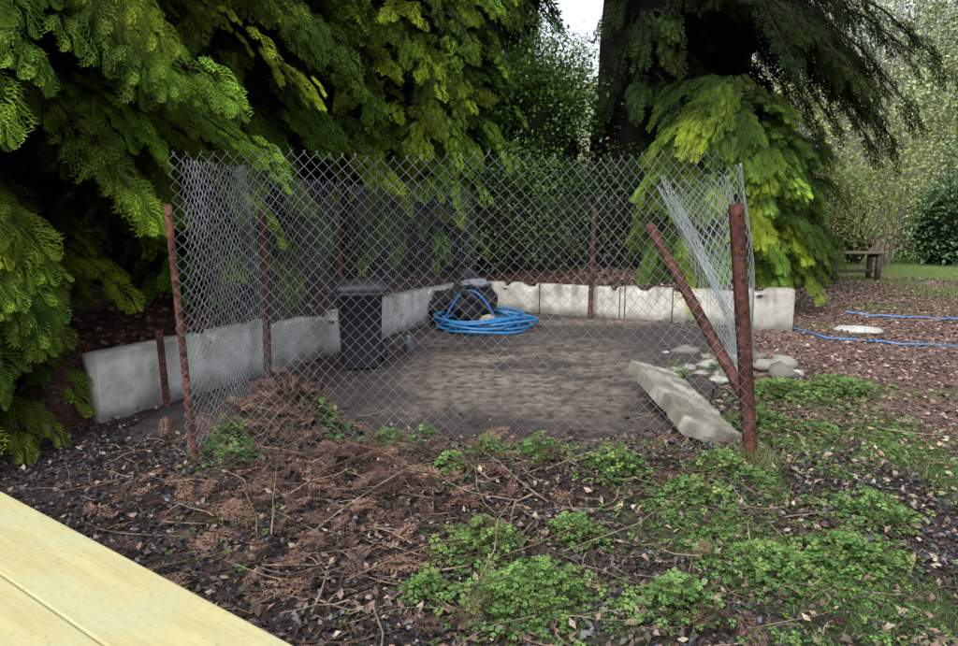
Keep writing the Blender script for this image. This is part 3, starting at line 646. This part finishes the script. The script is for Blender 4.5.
def herbs(mb,x,y,size,zmax,c1,c2):
    n=len(x); z=hgt(x,y)+r.uniform(.01,1,n)**1.3*zmax; a=r.uniform(0,6.28,n)
    D=np.column_stack([np.cos(a),np.sin(a),r.normal(0,.2,n)]); U=np.column_stack([r.normal(0,.35,n),r.normal(0,.35,n)-.15,np.ones(n)])
    M=frames(D,U)*(size*r.uniform(.5,1.3,n))[:,None,None]; t=np.clip((z-hgt(x,y))/np.maximum(zmax,.01)*.6+r.random(n)*.5,0,1)[:,None]
    c=np.array(c1)*(1-t)+np.array(c2)*t; c=c*r.uniform(.75,1.2,(n,1)); c[:,0]*=r.uniform(.8,1.4,n)
    mb.inst(hV,hF,M,np.column_stack([x,y,z]),np.repeat(c[:,None],len(hV),1))
mb=MB()
clump=lambda x,y: green(x,y)*sstep(fbm(x,y,4,50),.43-.07*sstep(x,.8,1.8),.60)
x,y=scatter(62000,-2,4.5,2.0,5.0,clump); herbs(mb,x,y,.018,.02+.08*sstep(fbm(x,y,3,61),.42,.7),(.03,.07,.02),(.16,.30,.085))
cl=[(.02,2.75,.20,.16),(.25,2.45,.22,.13),(.45,2.9,.13,.12),(-1.52,3.95,.13,.24),(-1.40,3.75,.12,.15),(-.98,4.25,.14,.13),(-.55,4.12,.12,.10),(.35,3.75,.16,.12),(.75,3.55,.16,.14),(1.1,3.3,.16,.12),(.05,3.85,.12,.12),(1.9,4.6,.2,.14),(2.5,5.4,.3,.12),(3.0,5.5,.3,.12),(1.75,5.9,.15,.2),(2.35,6.35,.2,.15),(.1,2.35,.2,.14),(1.2,2.6,.2,.12),(-.35,4.3,.08,.1),(-1.15,4.5,.1,.2),(1.9,3.1,.2,.15),(.75,2.35,.16,.14),(-.15,3.55,.1,.1),(-.2,2.45,.1,.1),(1.55,2.75,.2,.1),(1.35,3.6,.15,.1)]
for cx,cy,s,h in cl:
    n=int(330*(s/.2)**2)+50; xx=r.normal(cx,s*.6,n); yy=r.normal(cy,s*.5,n); herbs(mb,xx,yy,.026,h*np.exp(-((xx-cx)**2+(yy-cy)**2)/(s*s)*1.2)+.02,(.025,.065,.02),(.17,.32,.09))
    for k in range(int(n/8)):
        bx_,by_=r.normal(cx,s*.4),r.normal(cy,s*.4); hh=h*r.uniform(.5,1); z_=H(bx_,by_)
        mb.tube([(bx_,by_,z_),(bx_+r.normal(0,.02),by_+r.normal(0,.02),z_+hh*.6),(bx_+r.normal(0,.04),by_+r.normal(0,.04),z_+hh)],.0018,(.12,.12,.05),3)
x,y=scatter(3500,-1.7,1.5,2.2,4.3,lambda x,y:sstep(fbm(x,y,3,77),.5,.7)*.7); k=~behind_deck(x,y); herbs(mb,x[k],y[k],.020,.05,(.03,.06,.02),(.14,.25,.07))
mb.obj('ground_weeds',M_herb)
# dead brown conifer sprays
mb=MB()
def deadd(x,y): return (.06+.94*np.exp(-(((x+.75)/.65)**2+((y-3.45)/.65)**2)))*(1-.85*green(x,y))
x,y=scatter(3600,-2.4,1.7,2.0,4.5,deadd); k=~behind_deck(x,y); x,y=x[k],y[k]
x=np.append(x,r.normal(MOUND[0],.20,260)); y=np.append(y,r.normal(MOUND[1]-.05,.16,260)); n=len(x)
a=r.uniform(0,6.28,n); D=np.column_stack([np.cos(a),np.sin(a),r.normal(.12,.3,n)]); U=np.column_stack([r.normal(0,.6,n),r.normal(0,.6,n),np.ones(n)])
M=frames(D,U)*(r.uniform(.05,.17,n))[:,None,None]; t=r.random((n,1))**1.3; c=np.array([.050,.034,.030])*(1-t)+np.array([.22,.13,.098])*t
FHV=FT[1][0].copy(); FHV[:,2]*=.6
mb.inst(FHV,FT[1][1],M,np.column_stack([x,y,hgt(x,y)+r.uniform(.01,.06,n)]),np.repeat(c[:,None],len(FHV),1))
mb.obj('dead_conifer_sprays',M_litter)
chipV=np.array([[0,-.3,0],[.5,-.4,.12],[1,.05,0],[.4,.4,-.05]]); chipF=np.array([[0,1,2,3]])
def chips(mb,x,y,size,cols,tilt=.4,lift=.012,sx=1):
    n=len(x); a=r.uniform(0,6.28,n); D=np.column_stack([np.cos(a),np.sin(a),r.normal(0,tilt,n)]); U=np.column_stack([r.normal(0,tilt,n),r.normal(0,tilt,n),np.ones(n)])
    M=frames(D,U)*(size*r.uniform(.4,1.6,n))[:,None,None]; M[:,:,0]*=sx; c=np.array(cols)[r.integers(0,len(cols),n)]*r.uniform(.6,1.3,(n,1))
    mb.inst(chipV,chipF,M,np.column_stack([x,y,hgt(x,y)+r.uniform(.0,lift,n)]),np.repeat(c[:,None],4,1))
mb=MB()
x,y=scatter(46000,-3.2,2.6,1.9,4.6,lambda x,y:(1-.8*green(x,y))); k=~behind_deck(x,y); chips(mb,x[k],y[k],.018,[(.014,.014,.017),(.03,.027,.028),(.065,.07,.09),(.045,.033,.03),(.02,.018,.02)],.45,.02,1.3)
mb.obj('bark_mulch',M_chip)
mb=MB()
x,y=scatter(17000,-3,3.2,2.0,4.8,lambda x,y:(.22+.78*sstep(x,-1.6,-.5))*(1-.5*green(x,y))); k=~behind_deck(x,y); chips(mb,x[k],y[k],.021,[(.13,.085,.07),(.22,.15,.12),(.08,.06,.05),(.30,.24,.19)],.5,.03,1.5)
x,y=scatter(60000,1.7,10,4.2,15,lambda x,y:1-.6*green(x,y)); chips(mb,x,y,.034,[(.20,.135,.115),(.32,.24,.20),(.12,.075,.06),(.06,.045,.04),(.22,.14,.125)],.4,.02)
x,y=scatter(18000,-2.6,3.2,4.2,10.0,lambda x,y:(x>xleft(y)+.12)*(y<yback(x)-.1)*np.clip(.15+.9*sstep(fbm(x,y,1.3,40),.6,.35)+np.exp(-((yback(x)-y)/.35)**2)*.5,0,1)*(1-.65*np.exp(-(((x-.35)/1.)**4+((y-6.5)/1.6)**4))))
chips(mb,x,y,.026,[(.03,.022,.018),(.07,.045,.03),(.13,.08,.05),(.02,.017,.015),(.2,.14,.1)],.35,.04)
x,y=scatter(14000,-5,4,4.4,12.5,lambda x,y:((x<xleft(y)-.1)|(y>yback(x)+.1))*1.); chips(mb,x,y,.05,[(.16,.085,.055),(.24,.14,.09),(.07,.04,.03),(.10,.05,.03)],.4,.03)
mb.obj('leaf_litter',M_litter)
mb=MB()
def twigs(x,y,L,w,up=.15):
    n=len(x); a=r.uniform(0,6.28,n)
    for k in range(n):
        l=L*r.uniform(.3,1.5); p=np.array([x[k],y[k]]); pts=[]; an=a[k]; z0=r.uniform(.01,.05); sl=r.normal(0,up)
        for j in range(5):
            pts.append((p[0],p[1],float(hgt(p[0],p[1]))+z0+(sl*l*j/4 if sl>0 else 0))); an+=r.normal(0,.28); p=p+np.array([math.cos(an),math.sin(an)])*l/4
        cc=np.array([(.20,.14,.11),(.11,.07,.055),(.32,.25,.19),(.07,.05,.04)][r.integers(0,4)])
        mb.tube(pts,np.linspace(w,w*.35,5)*r.uniform(.6,1.4),cc,4)
x,y=scatter(1100,-2.2,1.6,2.1,4.4,lambda x,y:1-.6*green(x,y)); k=~behind_deck(x,y); twigs(x[k],y[k],.2,.0028)
x,y=scatter(110,-1.2,.4,2.2,3.8); k=~behind_deck(x,y); twigs(x[k],y[k],.5,.0045,.3)
x=r.normal(MOUND[0],.18,110); y=r.normal(MOUND[1],.15,110); twigs(x,y,.28,.005,.5)
x,y=scatter(300,1.7,7,4.4,11); twigs(x,y,.4,.005,.1)
x,y=scatter(120,-1.5,2,4.6,9.3); twigs(x,y,.2,.004,.05)
mb.obj('fallen_twigs',M_bark)
par=empty('rotten_stump'); mb=MB()
for k in range(34):
    a=r.uniform(0,6.28); rr_=r.uniform(.0,.16); p=np.array([MOUND[0]+.03+rr_*math.cos(a),MOUND[1]+rr_*math.sin(a),.12]); t=p+np.array([r.normal(0,.05),r.normal(0,.04),r.uniform(.16,.34)])
    mb.tube([p,(p+t)/2+r.normal(0,.01,3),t],[.04,.03,.010],np.array([.15,.095,.078])*r.uniform(.4,1.3),5)
mb.obj('splintered_wood',M_bark,par)
# ---------------------------------------------------------------- light, sky, camera
EL=math.radians(52); AZ=math.radians(215)
w=bpy.data.worlds.new('World'); sc.world=w; w.use_nodes=True; N=w.node_tree.nodes; L=w.node_tree.links
sk=N.new('ShaderNodeTexSky'); sk.sky_type='NISHITA'; sk.sun_disc=False; sk.sun_elevation=EL; sk.sun_rotation=AZ; sk.air_density=1.0; sk.dust_density=4.0; sk.ozone_density=1.0
hs=N.new('ShaderNodeHueSaturation'); hs.inputs['Saturation'].default_value=.35; hs.inputs['Value'].default_value=2.1
L.new(sk.outputs[0],hs.inputs['Color']); L.new(hs.outputs[0],N['Background'].inputs['Color']); N['Background'].inputs['Strength'].default_value=.15
sd=bpy.data.lights.new('sun','SUN'); sd.energy=2.0; sd.angle=math.radians(18); sd.color=(1,.96,.9)
so=bpy.data.objects.new('sun',sd); sc.collection.objects.link(so)
dv=Vector((math.sin(AZ)*math.cos(EL),math.cos(AZ)*math.cos(EL),math.sin(EL))); so.rotation_euler=dv.to_track_quat('Z','Y').to_euler(); so.location=(0,0,20)
cam=bpy.data.cameras.new('camera'); cam.lens=25.55; cam.sensor_width=36; cam.clip_end=2000; cam.clip_start=.05
co=bpy.data.objects.new('camera',cam); sc.collection.objects.link(co); co.location=(0,0,1.5); co.rotation_euler=(math.radians(90-9.6),0,0); sc.camera=co
sc.view_settings.view_transform='Standard'; sc.view_settings.look='None'; sc.view_settings.exposure=0
